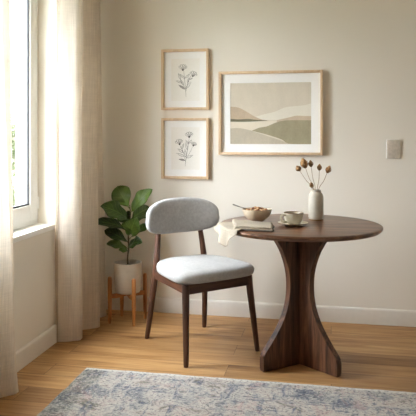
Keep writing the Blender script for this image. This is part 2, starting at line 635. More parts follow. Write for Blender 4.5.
vo = t.n('ShaderNodeTexVoronoi', {'Vector': vw, 'Scale': 8.0, 'Randomness': 0.6})
ringn = t.math('SINE', t.math('MULTIPLY', vo, 40.0))
rf = t.ramp(ringn, [(0.70, 0.0), (0.95, 1.0)])
wear = t.ramp(t.noise(v, 7, 5, 0.75), [(0.48, 0.0), (0.62, 0.7)])
c3 = t.mix(t.math('MULTIPLY', rf, wear), c2, srgb(112, 114, 118))
# border bands along the edges (distance to the nearest long edge)
sp = t.n('ShaderNodeSeparateXYZ', {0: vw})
dx = t.math('ADD', sp.outputs[0], 1.27)
dy = t.math('SUBTRACT', 3.12, sp.outputs[1])
dm = t.math('MINIMUM', dx, dy)


def band(c, w, soft=0.006):
    d = t.math('ABSOLUTE', t.math('SUBTRACT', dm, c))
    return t.n('ShaderNodeMapRange', {0: d, 1: w, 2: w + soft, 3: 1.0, 4: 0.0})


lines = t.math('MAXIMUM', t.math('MAXIMUM', band(0.075, 0.005), band(0.20, 0.004)), t.math('MAXIMUM', band(0.225, 0.006), band(0.36, 0.005)))
wear2 = t.ramp(t.noise(v, 16, 5, 0.75), [(0.42, 0.0), (0.62, 0.75)])
c4 = t.mix(t.math('MULTIPLY', lines, wear2), c3, srgb(110, 118, 138))
bandg = t.math('MULTIPLY', t.math('MULTIPLY', t.n('ShaderNodeMapRange', {0: dx, 1: 0.13, 2: 0.15, 3: 1.0, 4: 0.0}), t.ramp(t.noise(v, 26, 4, 0.7), [(0.38, 0.25), (0.58, 1.0)])), 0.8)
c5 = t.mix(bandg, c4, srgb(118, 122, 120))
edge = t.n('ShaderNodeMapRange', {0: dm, 1: 0.016, 2: 0.026, 3: 1.0, 4: 0.0})
c6 = t.mix(edge, c5, srgb(226, 226, 220))
# dark and pale flecks of yarn
fl = t.noise(t.n('ShaderNodeMapping', {'Vector': v, 'Scale': (60, 80, 1)}), 1.0, 3, 0.7)
c7 = t.mix(t.ramp(fl, [(0.54, 0.0), (0.62, 0.72)]), c6, srgb(80, 84, 96))
fl2 = t.noise(t.n('ShaderNodeMapping', {'Vector': v, 'Scale': (60, 85, 1), 'Location': (5, 8, 2)}), 1.0, 3, 0.7)
c8 = t.mix(t.ramp(fl2, [(0.53, 0.0), (0.63, 0.7)]), c7, srgb(226, 224, 214))
c8 = t.mix(1.0, c8, (0.90, 0.89, 0.89), 'MULTIPLY')
pile = t.noise(v, 330, 3, 0.7)
M['rug'] = t.bsdf(c8, 1.0, t.bump(t.math('ADD', pile, fl), 0.9, 0.005), 0.05)

bm = NB()
RX0, RX1, RY0, RY1 = -1.262, 1.55, 0.9, 3.12
NX, NY = 150, 110


def rug_pt(a, b):
    x = RX0 + (RX1 - RX0) * a
    y = RY0 + (RY1 - RY0) * b
    ed = min(a * (RX1 - RX0), (1 - a) * (RX1 - RX0), b * (RY1 - RY0), (1 - b) * (RY1 - RY0))
    wob = mnoise.noise(Vector((x * 14, y * 14, 0))) * 0.004
    if a in (0, 1):
        x += wob
    if b in (0, 1):
        y += wob
    z = 0.0115 + mnoise.noise(Vector((x * 25, y * 25, 4))) * 0.0012
    if ed < 0.004:
        z -= 0.006
    return (x, y, z)


bm_r = grid(bm, NX, NY, rug_pt)
loop = [ed for ed in bm.edges if len(ed.link_faces) == 1]
r = bmesh.ops.extrude_edge_only(bm, edges=loop)
for vv in r['geom']:
    if isinstance(vv, bmesh.types.BMVert):
        vv.co.z = 0.0
rug = obj('rug', bm, M['rug'])
tag(rug, 'faded blue and cream patterned rug on the oak floor', 'rug')

# ------------------------------------------------------------------ dining table
TC = Vector((-0.166, 3.42, 0))
tb = thing('dining_table', 'round dark walnut pedestal table with a vase and cup on it', 'table', TC)
R_T, H_T = 0.434, 0.75
prof = [(0, H_T - 0.030), (R_T - 0.045, H_T - 0.030), (R_T - 0.014, H_T - 0.026), (R_T - 0.003, H_T - 0.017), (R_T, H_T - 0.010), (R_T - 0.0015, H_T - 0.003), (R_T - 0.006, H_T - 0.0005), (R_T - 0.012, H_T), (0, H_T)]
obj('tabletop', lathe(NB(), prof, 128), M['walnut_x'], tb, 30)
half = [(0.246, 0.0), (0.249, 0.012), (0.249, 0.070), (0.243, 0.088), (0.228, 0.108), (0.200, 0.140), (0.168, 0.180), (0.136, 0.225), (0.110, 0.275), (0.092, 0.325), (0.082, 0.375), (0.079, 0.42), (0.081, 0.47), (0.090, 0.52), (0.106, 0.57), (0.128, 0.62), (0.160, 0.67), (0.184, 0.700), (0.196, 0.720)]
half = [(p.x, p.y) for p in catmull([(a, b, 0) for a, b in half], 3)]
for ang, stretch in ((221.0, 1.0), (-38.0, 1.05), (97.0, 0.95)):     # three fins meeting in the middle
    ca, sa = math.cos(math.radians(ang)), math.sin(math.radians(ang))
    outline = [(a * stretch, b) for a, b in half] + [(-0.012, 0.720), (-0.012, 0.0)]
    obj('base_fin', prism(NB(), outline, 0.036, lambda u, v, w: Vector((u * ca - w * sa, u * sa + w * ca, v)), 0.006), M['walnut_z'], tb, 30)

# ------------------------------------------------------------------ chair
ch = thing('dining_chair', 'walnut dining chair with light grey upholstered seat and curved backrest', 'chair', (-0.763, 3.59, 0), math.radians(43.5))
SEAT_Z = 0.425


def seat_outline(sc=1.0, n=96):
    out = []
    for (u, v), (u2, v2) in zip(superell(1, 1, 3.2, n), superell(1, 1, 5.5, n)):
        if v < 0:                            # squarer front corners
            u, v = u2, v2
        hw = 0.241 + (-v) * 0.027            # a little wider in front
        x = u * hw + 0.006
        y = v * 0.232 - (1 - u * u) * 0.012 * (1 if v < 0 else 0) + (1 - u * u) * 0.006 * (1 if v > 0 else 0)
        out.append((x * sc, y * sc))
    return out


rings = []
for inset, z in ((0.86, 0.000), (0.955, 0.001), (0.99, 0.008), (1.008, 0.020), (1.012, 0.032), (0.995, 0.046), (0.955, 0.056), (0.88, 0.063), (0.76, 0.068), (0.58, 0.071), (0.36, 0.072), (0.15, 0.0725)):
    rings.append([Vector((x, y - 0.012, SEAT_Z + z + 0.008 * (0.3 - y) * (1 - inset * 0.6) * 0)) for x, y in seat_outline(inset)])
obj('seat_cushion', loft(NB(), rings), M['seat_fabric'], ch, 60)

for s in (-1, 1):
    # front leg, round and tapering
    pts = [(s * 0.236, -0.262, 0), (s * 0.232, -0.256, 0.05), (s * 0.214, -0.222, 0.33), (s * 0.209, -0.212, SEAT_Z - 0.002)]
    obj('leg', tube(NB(), catmull(pts, 6), [0.0125, 0.015, 0.0195, 0.021], 20), M['chair_z'], ch)
    # rear leg runs on up as the back post
    pts = [(s * 0.205 + 0.008, 0.272, 0), (s * 0.200 + 0.008, 0.262, 0.06), (s * 0.182 + 0.006, 0.226, 0.30), (s * 0.172 + 0.006, 0.216, 0.42), (s * 0.162 + 0.008, 0.220, 0.52), (s * 0.146 + 0.012, 0.240, 0.66), (s * 0.140 + 0.014, 0.252, 0.74)]
    obj('leg', tube(NB(), catmull(pts, 6), [0.0125, 0.015, 0.0185, 0.0195, 0.0175, 0.015, 0.013], 20), M['chair_z'], ch)
    obj('rail', beam(NB(), (s * 0.205, -0.212, SEAT_Z - 0.028), (s * 0.174 + 0.006, 0.214, SEAT_Z - 0.028), 0.022, 0.054), M['chair_y'], ch)
obj('rail', beam(NB(), (-0.208, -0.214, SEAT_Z - 0.028), (0.208, -0.214, SEAT_Z - 0.028), 0.022, 0.054), M['chair_x'], ch)
obj('rail', beam(NB(), (-0.168, 0.214, SEAT_Z - 0.028), (0.180, 0.214, SEAT_Z - 0.028), 0.022, 0.054), M['chair_x'], ch)

# padded backrest: a wide pill, hollowed towards the sitter
BZ, BY = 0.733, 0.250
HW, HH = 0.252, 0.108


def back_pt(u, v, w):
    q = abs(u) / HW
    x = u * (1 + 0.02 * (v / HH < 0)) + 0.016
    z = v - 0.014 * q ** 2.2 * (v > 0) * (v / HH) - 0.004 * q * q
    return Vector((x, BY - 0.85 * u * u + w + z * 0.05, BZ + z))


O = [b if b[1] < 0 else a for a, b in zip(superell(HW, HH, 3.0, 96), superell(HW, HH, 3.3, 96))]
rings = []
for sc, dep in ((0.10, -0.030), (0.35, -0.0298), (0.6, -0.0290), (0.78, -0.0272), (0.9, -0.0235), (0.965, -0.016), (1.0, 0.0), (0.965, 0.014), (0.9, 0.019), (0.75, 0.0215), (0.5, 0.0225), (0.10, 0.023)):
    rr = []
    for u, v in O:
        # inset by the same length all round rather than by scale
        k = 1 - sc
        uu = u * (1 - k * HH / HW) if sc > 0.77 else u * (1 - 0.22 * HH / HW) * sc / 0.78
        rr.append(back_pt(uu, v * sc, dep))
    rings.append(rr)
obj('backrest', loft(NB(), rings), M['seat_fabric'], ch, 60)

# ------------------------------------------------------------------ framed pictures on the back wall


def frame_box(root, w, h, bar, dep, name='frame'):
    """wooden moulding around w x h, its back on the wall (local y 0), front towards -y"""
    bm = NB()
    for lo, hi in (((-w / 2, -dep, -h / 2), (-w / 2 + bar, 0, h / 2)), ((w / 2 - bar, -dep, -h / 2), (w / 2, 0, h / 2)),
                   ((-w / 2 + bar, -dep, h / 2 - bar), (w / 2 - bar, 0, h / 2)), ((-w / 2 + bar, -dep, -h / 2), (w / 2 - bar, 0, -h / 2 + bar))):
        box(bm, lo, hi, 0.0015)
    obj(name, bm, M['frame_wood'], root)
    obj('backing', box(NB(), (-w / 2 + bar, -0.006, -h / 2 + bar), (w / 2 - bar, -0.001, h / 2 - bar)), M['backing'], root)


def mat_board(root, w, h, ow, oh, y=-0.010, oz=0.0):
    bm = NB()
    for lo, hi in (((-w / 2, y, -h / 2), (-ow / 2, y + 0.004, h / 2)), ((ow / 2, y, -h / 2), (w / 2, y + 0.004, h / 2)),
                   ((-ow / 2, y, oh / 2 + oz), (ow / 2, y + 0.004, h / 2)), ((-ow / 2, y, -h / 2), (ow / 2, y + 0.004, -oh / 2 + oz))):
        box(bm, lo, hi)
    obj('mat_board', bm, M['mat_board'], root)


def stroke(bm, pts, w, y, mat=0, smooth=True):
    """a drawn line: a thin ribbon with tapering ends in the x-z plane"""
    P = catmull([(a, b, 0) for a, b in pts], 6) if smooth and len(pts) > 2 else [Vector((a, b, 0)) for a, b in pts]
    n = len(P)
    A, B = [], []
    for i, p in enumerate(P):
        d = (P[min(i + 1, n - 1)] - P[max(i - 1, 0)])
        if d.length < 1e-9:
            d = Vector((1, 0, 0))
        d.normalize()
        nn = Vector((-d.y, d.x, 0))
        k = w / 2 * (0.55 + 0.45 * math.sin(PI * i / max(1, n - 1)))
        A.append(bm.verts.new((p.x + nn.x * k, y, p.y + nn.y * k)))
        B.append(bm.verts.new((p.x - nn.x * k, y, p.y - nn.y * k)))
    for i in range(n - 1):
        bm.faces.new((A[i], B[i], B[i + 1], A[i + 1])).material_index = mat


def blob(bm, pts, y, mat=1):
    vs = [bm.verts.new((a, y, b)) for a, b in pts]
    f = bm.faces.new(vs)
    f.material_index = mat


def leaf_sketch(bm, x, z, ang, ln, wd, y, fill=False):
    ca, sa = math.cos(math.radians(ang)), math.sin(math.radians(ang))
    wd *= 0.8

    def T(u, v):
        return (x + u * ca - v * sa, z + u * sa + v * ca)
    up = [T(0, 0), T(ln * 0.3, wd * 0.45), T(ln * 0.65, wd * 0.4), T(ln, 0)]
    dn = [T(0, 0), T(ln * 0.35, -wd * 0.5), T(ln * 0.7, -wd * 0.35), T(ln, 0)]
    stroke(bm, up, 0.0017, y)
    stroke(bm, dn, 0.0019, y)
    stroke(bm, [T(0, 0), T(ln * 0.8, 0)], 0.0011, y)
    if fill:
        blob(bm, [tuple(p)[:2] for p in catmull([(a, b, 0) for a, b in up], 4)] + [tuple(p)[:2] for p in reversed(catmull([(a, b, 0) for a, b in dn], 4))][1:-1], y + 0.0002)


def flower_sketch(bm, x, z, r, y, tilt=90):
    """an open cup-shaped bloom in outline with a dark heart"""
    t0 = math.radians(tilt - 90)
    ca, sa = math.cos(t0), math.sin(t0)

    def T(u, v):
        return (x + u * ca - v * sa, z + u * sa + v * ca)
    petals = [(-0.92, 0.30, 0.60), (-0.45, 0.72, 0.60), (0.10, 0.80, 0.60), (0.58, 0.66, 0.60), (0.92, 0.25, 0.55)]
    for px_, pz_, wd in petals:
        l = [T(0, -0.55 * r), T((px_ - wd * 0.5 * (pz_ + 0.3)) * r * 0.8, (pz_ * 0.5 + 0.15 * px_) * r), T(px_ * r, pz_ * r), T((px_ + wd * 0.5 * (pz_ + 0.3)) * r * 0.8, (pz_ * 0.5 - 0.15 * px_) * r), T(0.05 * r, -0.5 * r)]
        stroke(bm, l, 0.0019, y)
    pts = [T(0.24 * r * math.cos(k * PI / 5), -0.5 * r + 0.20 * r * math.sin(k * PI / 5)) for k in range(10)]
    blob(bm, pts, y - 0.0001, 0)


def sketch_frame(loc, label, which):
    w, h = 0.332, 0.416
    root = thing('framed_drawing', label, 'picture', loc, group='framed flower drawings')
    frame_box(root, w, h, 0.017, 0.034)
    iw, ih = w - 0.034, h - 0.034
    ow, oh = 0.200, 0.290
    mat_board(root, iw, ih, ow, oh)
    obj('paper', box(NB(), (-ow / 2 - 0.004, -0.0085, -oh / 2 - 0.004), (ow / 2 + 0.004, -0.0062, oh / 2 + 0.004)), M['paper'], root)
    y = -0.0092
    bm = NB()
    if which == 0:
        stroke(bm, [(0.004, -0.118), (0.000, -0.060), (-0.006, 0.000), (-0.012, 0.060)], 0.0022, y)
        stroke(bm, [(0.003, -0.080), (0.014, -0.030), (0.030, 0.010), (0.044, 0.034)], 0.0022, y)
        stroke(bm, [(0.000, -0.060), (-0.024, -0.020), (-0.040, 0.030)], 0.0014, y)
        flower_sketch(bm, -0.018, 0.082, 0.030, y, 88)
        flower_sketch(bm, 0.056, 0.036, 0.027, y, 70)
        for a in ((-0.004, 0.006, 138, 0.048, 0.014), (-0.002, 0.010, 42, 0.044, 0.014), (0.003, -0.062, 52, 0.060, 0.018), (0.000, -0.066, 148, 0.058, 0.018),
                  (-0.024, -0.022, 160, 0.046, 0.014), (-0.036, 0.004, 110, 0.044, 0.013), (0.016, -0.024, 80, 0.040, 0.012), (-0.012, -0.040, 120, 0.05, 0.014), (0.022, 0.0, 20, 0.030, 0.010)):
            leaf_sketch(bm, *a, y, fill=a[1] < -0.063)
    else:
        stroke(bm, [(-0.002, -0.122), (0.004, -0.070), (0.016, 0.000), (0.026, 0.070)], 0.0022, y)
        stroke(bm, [(0.000, -0.090), (-0.014, -0.030), (-0.030, 0.004), (-0.038, 0.020)], 0.0022, y)
        stroke(bm, [(0.008, -0.060), (0.030, -0.030), (0.050, 0.012)], 0.0016, y)
        flower_sketch(bm, 0.026, 0.092, 0.028, y, 92)
        flower_sketch(bm, -0.044, 0.042, 0.028, y, 100)
        flower_sketch(bm, 0.058, 0.028, 0.021, y, 72)
        for a in ((-0.014, -0.030, 146, 0.050, 0.017), (-0.006, -0.056, 158, 0.062, 0.017), (-0.002, -0.082, 170, 0.046, 0.015), (0.006, -0.066, 24, 0.052, 0.016),
                  (0.014, -0.010, 106, 0.052, 0.016), (0.022, 0.030, 128, 0.034, 0.012), (0.022, 0.032, 52, 0.034, 0.012), (-0.026, -0.006, 72, 0.042, 0.013), (0.002, -0.06, 96, 0.056, 0.014)):
            leaf_sketch(bm, *a, y, fill=a[1] < -0.07)
    obj('drawing', bm, [M['ink'], M['ink_pale']], root)
    return root


sketch_frame((-0.982, YB, 1.606), 'framed line drawing of two flowers, the upper of two small frames', 0)
sketch_frame((-0.982, YB, 1.134), 'framed line drawing of three flowers, the lower of two small frames', 1)

lw, lh = 0.694, 0.560
lf = thing('framed_print', 'wide framed landscape print of beige and green hills above the table', 'picture', (-0.400, YB, 1.374))
frame_box(lf, lw, lh, 0.017, 0.036)
AW, AH = 0.540, 0.410
mat_board(lf, lw - 0.034, lh - 0.034, AW, AH, -0.012, -0.003)


def m_wash(name, col, amt=0.05):
    t = NT(name)
    a = t.noise(t.coords((1, 1, 0.5)), 7, 5, 0.65, 0.6)
    b = t.noise(t.coords(), 90, 3)
    f = t.math('ADD', t.math('MULTIPLY', a, 0.75), t.math('MULTIPLY', b, 0.25))
    return t.bsdf(t.ramp(f, [(0.35, tuple(c * (1 - amt * 1.6) for c in col)), (0.65, tuple(min(1, c * (1 + amt)) for c in col))]), 0.9, None, 0.1)


WASH = [m_wash('wash_sky', srgb(216, 208, 193), 0.04), m_wash('wash_pale_hill', srgb(228, 224, 212), 0.03), m_wash('wash_tan_hill', srgb(196, 178, 156), 0.08),
        m_wash('wash_dark_bank', srgb(120, 118, 98), 0.1), m_wash('wash_water', srgb(226, 218, 202), 0.03), m_wash('wash_sand', srgb(202, 186, 164), 0.06),
        m_wash('wash_green_hill', srgb(164, 157, 132), 0.10), m_wash('wash_near_hill', srgb(194, 186, 169), 0.08)]
bm = NB()
bx, bz = -AW / 2, -AH / 2 - 0.003


def wash(top, bottom, layer, mat):
    """one painted shape: between an upper and a lower line given as (x, z) shares of the print"""
    T = catmull([(a, b, 0) for a, b in top], 8)
    Bt = catmull([(a, b, 0) for a, b in bottom], 8) if len(bottom) > 1 else bottom
    pts = [(p.x, p.y) for p in T] + [(p.x, p.y) for p in reversed(Bt)]
    vs = [bm.verts.new((bx + min(max(a, 0), 1) * AW, -0.0072 - layer * 0.00035, bz + min(max(b, 0), 1) * AH)) for a, b in pts]
    f = bm.faces.new(vs)
    f.material_index = mat


wash([(0, 1), (1, 1)], [(0, 0), (1, 0)], 0, 0)
wash([(0.30, 0.44), (0.42, 0.485), (0.55, 0.525), (0.68, 0.595), (0.80, 0.615), (0.92, 0.63), (1, 0.66)], [(0.30, 0.40), (1, 0.38)], 1, 1)
wash([(0.58, 0.39), (0.72, 0.43), (0.82, 0.46), (0.92, 0.455), (1, 0.455)], [(0.58, 0.36), (1, 0.34)], 2, 5)
wash([(0, 0.615), (0.10, 0.60), (0.20, 0.535), (0.30, 0.455), (0.40, 0.400), (0.48, 0.382)], [(0, 0.37), (0.48, 0.376)], 3, 2)
wash([(0, 0.415), (0.10, 0.405), (0.22, 0.412), (0.32, 0.398), (0.46, 0.385)], [(0, 0.368), (0.20, 0.365), (0.46, 0.378)], 4, 3)
wash([(0, 0.366), (0.25, 0.366), (0.46, 0.378), (0.58, 0.375)], [(0, 0.20), (0.58, 0.20)], 2, 4)
wash([(0, 0.255), (0.10, 0.262), (0.22, 0.235), (0.34, 0.185), (0.50, 0.115), (0.64, 0.055), (0.74, 0.0)], [(0, 0), (0.74, 0)], 6, 7)
wash([(0.27, 0.218), (0.36, 0.265), (0.46, 0.290), (0.56, 0.345), (0.66, 0.380), (0.80, 0.388), (1, 0.385)], [(0.27, 0.216), (0.40, 0.175), (0.52, 0.130), (0.64, 0.075), (0.74, 0.005), (1, 0)], 5, 6)
obj('print', bm, WASH, lf, recalc=False)

# ------------------------------------------------------------------ blank switch plate on the wall
sw = thing('wall_plate', 'blank pale stone-textured plate on the wall right of the landscape print', 'wall plate', (0.392, YB, 1.136))
t = NT('plate_plaster')
n = t.noise(t.coords(), 60, 5, 0.65)
M['plate'] = t.bsdf(t.ramp(n, [(0.35, srgb(186, 178, 166)), (0.65, srgb(204, 196, 184))]), 0.8, t.bump(n, 0.8, 0.004), 0.2)
obj('backplate', box(NB(), (-0.043, -0.006, -0.062), (0.043, 0, 0.062), 0.002), M['window_white'], sw)
obj('faceplate', box(NB(), (-0.039, -0.013, -0.059), (0.042, -0.006, 0.061), 0.0025), M['plate'], sw)

# ------------------------------------------------------------------ plant stand and potted fig
PC = Vector((-1.318, 3.965, 0))
ps = thing('plant_stand', 'orange-brown wooden plant stand with four legs under the potted fig', 'plant stand', PC, math.radians(-8))
LD = 0.100
for k in range(4):
    a = math.radians(45 + 90 * k)
    x, y = LD * math.sqrt(2) * math.cos(a) * 0.86, LD * math.sqrt(2) * math.sin(a) * 0.86
    bm = NB()
    beam(bm, (x, y, 0), (x, y, 0.06), 0.015, 0.015, up=(math.cos(a), math.sin(a), 0), bevel=0.003, w2=0.022, h2=0.022)
    bm2 = bm
    bm.free()
    bm = NB()
    rings = []
    for z, s in ((0, 0.0072), (0.05, 0.0095), (0.14, 0.0115), (0.285, 0.0115), (0.297, 0.0105), (0.303, 0.0075)):
        r2 = []
        for u, v in superell(s, s, 5, 24):
            r2.append(Vector((x + u, y + v, z)))
        rings.append(r2)
    obj('leg', loft(bm, rings), M['stand_z'], ps)
for k in range(2):
    a = math.radians(45 + 90 * k)
    ca, sa = math.cos(a), math.sin(a)
    L = LD * math.sqrt(2) * 0.86 - 0.006
    top = [(-L, 0.178), (-0.062, 0.178), (0.062, 0.178), (L, 0.178)]
    bot = [(L, 0.150), (0.05, 0.150), (0.02, 0.160), (-0.02, 0.160), (-0.05, 0.150), (-L, 0.150)]
    dz = 0.012
    obj('cross_bar', prism(NB(), top + bot, 0.020, lambda u, v, w: Vector((u * ca - w * sa, u * sa + w * ca, v + dz)), 0.002), M['stand_x'], ps)

pl = thing('potted_fig', 'fiddle-leaf fig with dark green leaves in a beige pot on the wooden stand', 'potted plant', PC + Vector((0, 0, 0.1905)))
M['pot'] = m_plain('pot_ceramic', srgb(190, 180, 164), 0.7, 30, 0.05, 0.15)
M['soil'] = m_plain('soil', srgb(58, 44, 34), 1.0, 120, 0.4, 0.8)
M['stem'] = m_plain('plant_stem', srgb(70, 58, 38), 0.8, 80, 0.2, 0.3)
obj('pot', lathe(NB(), [(0, 0.0), (0.070, 0.0), (0.080, 0.004), (0.085, 0.014), (0.0905, 0.10), (0.0925, 0.190), (0.0920, 0.197), (0.0890, 0.199), (0.0850, 0.196), (0.0835, 0.160), (0.080, 0.155), (0, 0.155)], 72), M['pot'], pl, 50)
bm = NB()
rings = []
for r_, z_ in ((0.0830, 0.156), (0.0832, 0.166), (0.06, 0.171), (0.03, 0.174)):
    rings.append([Vector((r_ * math.cos(k * PI / 24), r_ * math.sin(k * PI / 24), z_ + 0.003 * mnoise.noise(Vector((k * 0.7, r_ * 60, 1))))) for k in range(48)])
obj('soil', loft(bm, rings), M['soil'], pl)
R_, U_ = Vector((0.9813, 0.1925, 0)), Vector((-0.1925, 0.9813, 0))   # picture-right and away, seen from the camera's side


def pp(px, py, dep=0.0):
    """offset from the stem's foot: sideways, up, and in depth"""
    return R_ * ((px - 127.5) * 0.00659) + U_ * dep + Vector((0, 0, 1.24 - (py - 133) * 0.00659 - 0.1905))


stem_pts = [pp(128.0, 268), pp(127.6, 258), pp(128.6, 247), pp(128.2, 236), pp(129.5, 224), pp(130, 212), pp(129.6, 205)]
obj('stem', tube(NB(), catmull(stem_pts, 6), [0.0075, 0.006, 0.0055, 0.005, 0.004, 0.003], 12), M['stem'], pl)

t = NT('fig_leaf')
uv = t.n('ShaderNodeTexCoord')
sx = t.n('ShaderNodeSeparateXYZ', {0: uv.outputs['UV']})
mid = t.ramp(t.math('ABSOLUTE', t.math('SUBTRACT', sx.outputs[1], 0.5)), [(0.0, 1.0), (0.035, 0.0)])
vein = t.math('SINE', t.math('MULTIPLY', t.math('SUBTRACT', sx.outputs[0], t.math('MULTIPLY', t.math('ABSOLUTE', t.math('SUBTRACT', sx.outputs[1], 0.5)), 0.55)), 44.0))
veinf = t.ramp(vein, [(0.86, 0.0), (1.0, 0.6)])
oi = t.n('ShaderNodeObjectInfo')
nn = t.math('ADD', t.math('MULTIPLY', t.noise(t.coords(), 22, 3), 0.5), t.math('MULTIPLY', oi.outputs['Random'], 0.5))
lc = t.ramp(nn, [(0.2, srgb(26, 46, 14)), (0.75, srgb(78, 106, 36))])
lc2 = t.mix(t.math('MAXIMUM', mid, veinf), lc, srgb(98, 124, 60))
M['leaf'] = t.bsdf(lc2, 0.30, t.bump(t.math('SUBTRACT', 1.0, t.math('MAXIMUM', mid, veinf)), 0.35, 0.003), 0.45)


def fig_leaf(base, tip, width, face, curl=0.12, cup=0.18):
    base, tip, face = Vector(base), Vector(tip), Vector(face)
    tip = base + (tip - base) * 1.06
    width *= 1.2
    ax = tip - base
    L = ax.length
    ax.normalize()
    nrm = (face - ax * face.dot(ax)).normalized()
    side = ax.cross(nrm).normalized()
    NU, NVV = 22, 12
    bm = NB()
    uvl = bm.loops.layers.uv.new('UVMap')

    def wd(u):
        if u < 0.08:
            return 0.04
        q = (u - 0.08) / 0.92
        # fiddle shape: narrow near the stalk, broad and blunt at the tip
        return 0.02 if q >= 1 else max(0.02, math.sin(PI * q ** 1.25) ** 0.72 * (0.80 + 0.20 * q))

    V, UV = [], []
    for i in range(NU + 1):
        u = i / NU
        row, ruv = [], []
        for j in range(NVV + 1):
            s = j / NVV * 2 - 1
            w = wd(u) * width / 2
            ripple = 0.075 * width * math.sin(u * 15 + s * 2.2 + width * 60) * abs(s)
            p = base + ax * (L * u) + side * (s * w) + nrm * (curl * L * (math.sin(PI * u * 0.9)) * 1.0 - cup * 0 + cup * w * s * s * 1.2 + ripple - curl * L * 0.5 * u * u)
            row.append(bm.verts.new(p))
            ruv.append((u, j / NVV))
        V.append(row)
        UV.append(ruv)
    for i in range(NU):
        for j in range(NVV):
            f = bm.faces.new((V[i][j], V[i + 1][j], V[i + 1][j + 1], V[i][j + 1]))
            for lp, (a, b) in zip(f.loops, ((i, j), (i + 1, j), (i + 1, j + 1), (i, j + 1))):
                lp[uvl].uv = UV[a][b]
    o = obj('leaf', bm, M['leaf'], pl, 80)
    thicken(o, 0.0012)
    return o


TOC = -U_        # towards the camera's side
UPV = Vector((0, 0, 1))
for (b, tp, d0, d1, w, face) in (
        ((129.4, 209), (116.5, 188.5), 0.02, 0.05, 0.125, TOC + UPV * 0.15),
        ((129.8, 214), (150.5, 190), 0.00, -0.03, 0.085, TOC * 1.0 + UPV * 0.2 - R_ * 0.5),
        ((129.6, 221), (105, 205), -0.02, -0.10, 0.118, TOC * 0.8 + UPV * 0.7),
        ((128.6, 231), (99.5, 219.5), -0.01, -0.11, 0.072, TOC * 0.9 + UPV * 0.8),
        ((128.6, 236), (137, 217), -0.03, -0.11, 0.100, TOC + UPV * 0.35 + R_ * 0.2),
        ((130.0, 220), (147, 210), 0.02, 0.09, 0.105, TOC + UPV * 0.5),
        ((128.6, 240), (149, 226), 0.00, 0.02, 0.060, TOC * 0.6 + UPV * 0.9),
        ((129.5, 226), (148, 216), 0.02, 0.08, 0.060, TOC * 0.6 + UPV * 0.9),
        ((128.6, 243), (105.5, 231), 0.01, 0.01, 0.075, TOC * 0.8 + UPV * 0.6),
        ((128.2, 249), (108.5, 243), 0.00, -0.03, 0.060, TOC * 0.8 + UPV * 0.8),
        ((128.2, 247), (142, 240), -0.02, -0.09, 0.080, TOC * 0.8 + UPV * 0.7),
        ((128.2, 251), (120, 249), 0.00, -0.04, 0.040, TOC * 0.8 + UPV * 0.6),
        ((129.3, 226), (121, 216), 0.03, 0.09, 0.090, TOC + UPV * 0.3),
        ((129.2, 230), (127, 220), 0.02, -0.03, 0.080, TOC + UPV * 0.1)):
    fig_leaf(pp(b[0], b[1], d0 * 0.2), pp(tp[0], tp[1], d1), w, face)

# ------------------------------------------------------------------ things on the table
ZT = H_T + 0.0003


def m_stone(name, lo, hi, fleck, rough=0.5, spec=0.4):
    t = NT(name)
    a = t.noise(t.coords(), 18, 4, 0.6)
    f = t.noise(t.coords(), 240, 3, 0.7)
    c = t.ramp(a, [(0.3, lo), (0.7, hi)])
    c = t.mix(t.ramp(f, [(0.60, 0.0), (0.70, 0.6)]), c, fleck)
    return t.bsdf(c, rough, t.bump(a, 0.1, 0.002), spec)


M['bowl'] = m_stone('bowl_glaze', srgb(188, 172, 148), srgb(202, 188, 166), srgb(150, 128, 100), 0.45)
M['vase'] = m_stone('vase_glaze', srgb(186, 180, 166), srgb(206, 201, 188), srgb(150, 140, 122), 0.4)
M['cup'] = m_stone('cup_glaze', srgb(192, 184, 163), srgb(214, 207, 190), srgb(150, 132, 102), 0.3, 0.55)
M['clay'] = m_plain('bare_clay', srgb(150, 116, 80), 0.8, 60, 0.1)
M['rimbrown'] = m_plain('rim_glaze', srgb(122, 92, 58), 0.4, 60, 0.2)
M['coffee'] = m_plain('coffee', srgb(74, 48, 30), 0.12, 60, 0.05)
M['steel'] = m_plain('brushed_steel', srgb(150, 146, 140), 0.3, 60, 0.05, Metallic=0.9)

vs_ = thing('vase', 'pale speckled stoneware vase holding dried seed heads at the back of the table', 'vase', (-0.084, 3.590, ZT))
obj('body', lathe(NB(), [(0, 0.004), (0.036, 0.004), (0.0405, 0.008), (0.0420, 0.018), (0.0422, 0.07), (0.0415, 0.125), (0.0400, 0.138), (0.0350, 0.149), (0.0280, 0.155), (0.0262, 0.160), (0.0268, 0.167), (0.0276, 0.169), (0.0262, 0.1702), (0.0225, 0.168), (0.0215, 0.155), (0.030, 0.140), (0.036, 0.12), (0.037, 0.02), (0.03, 0.012), (0, 0.012)], 64), M['vase'], vs_, 50)
obj('foot', lathe(NB(), [(0, 0), (0.0355, 0), (0.0392, 0.0015), (0.0402, 0.006), (0.036, 0.0065), (0, 0.0065)], 64), M['clay'], vs_)

M['stalk'] = m_plain('dry_stalk', srgb(160, 134, 104), 0.9, 90, 0.2)
M['head'] = m_plain('dry_seed_head', srgb(178, 140, 98), 0.95, 160, 0.45, 0.9)
M['head_dark'] = m_plain('dry_seed_husk', srgb(140, 104, 70), 0.95, 160, 0.4, 0.9)


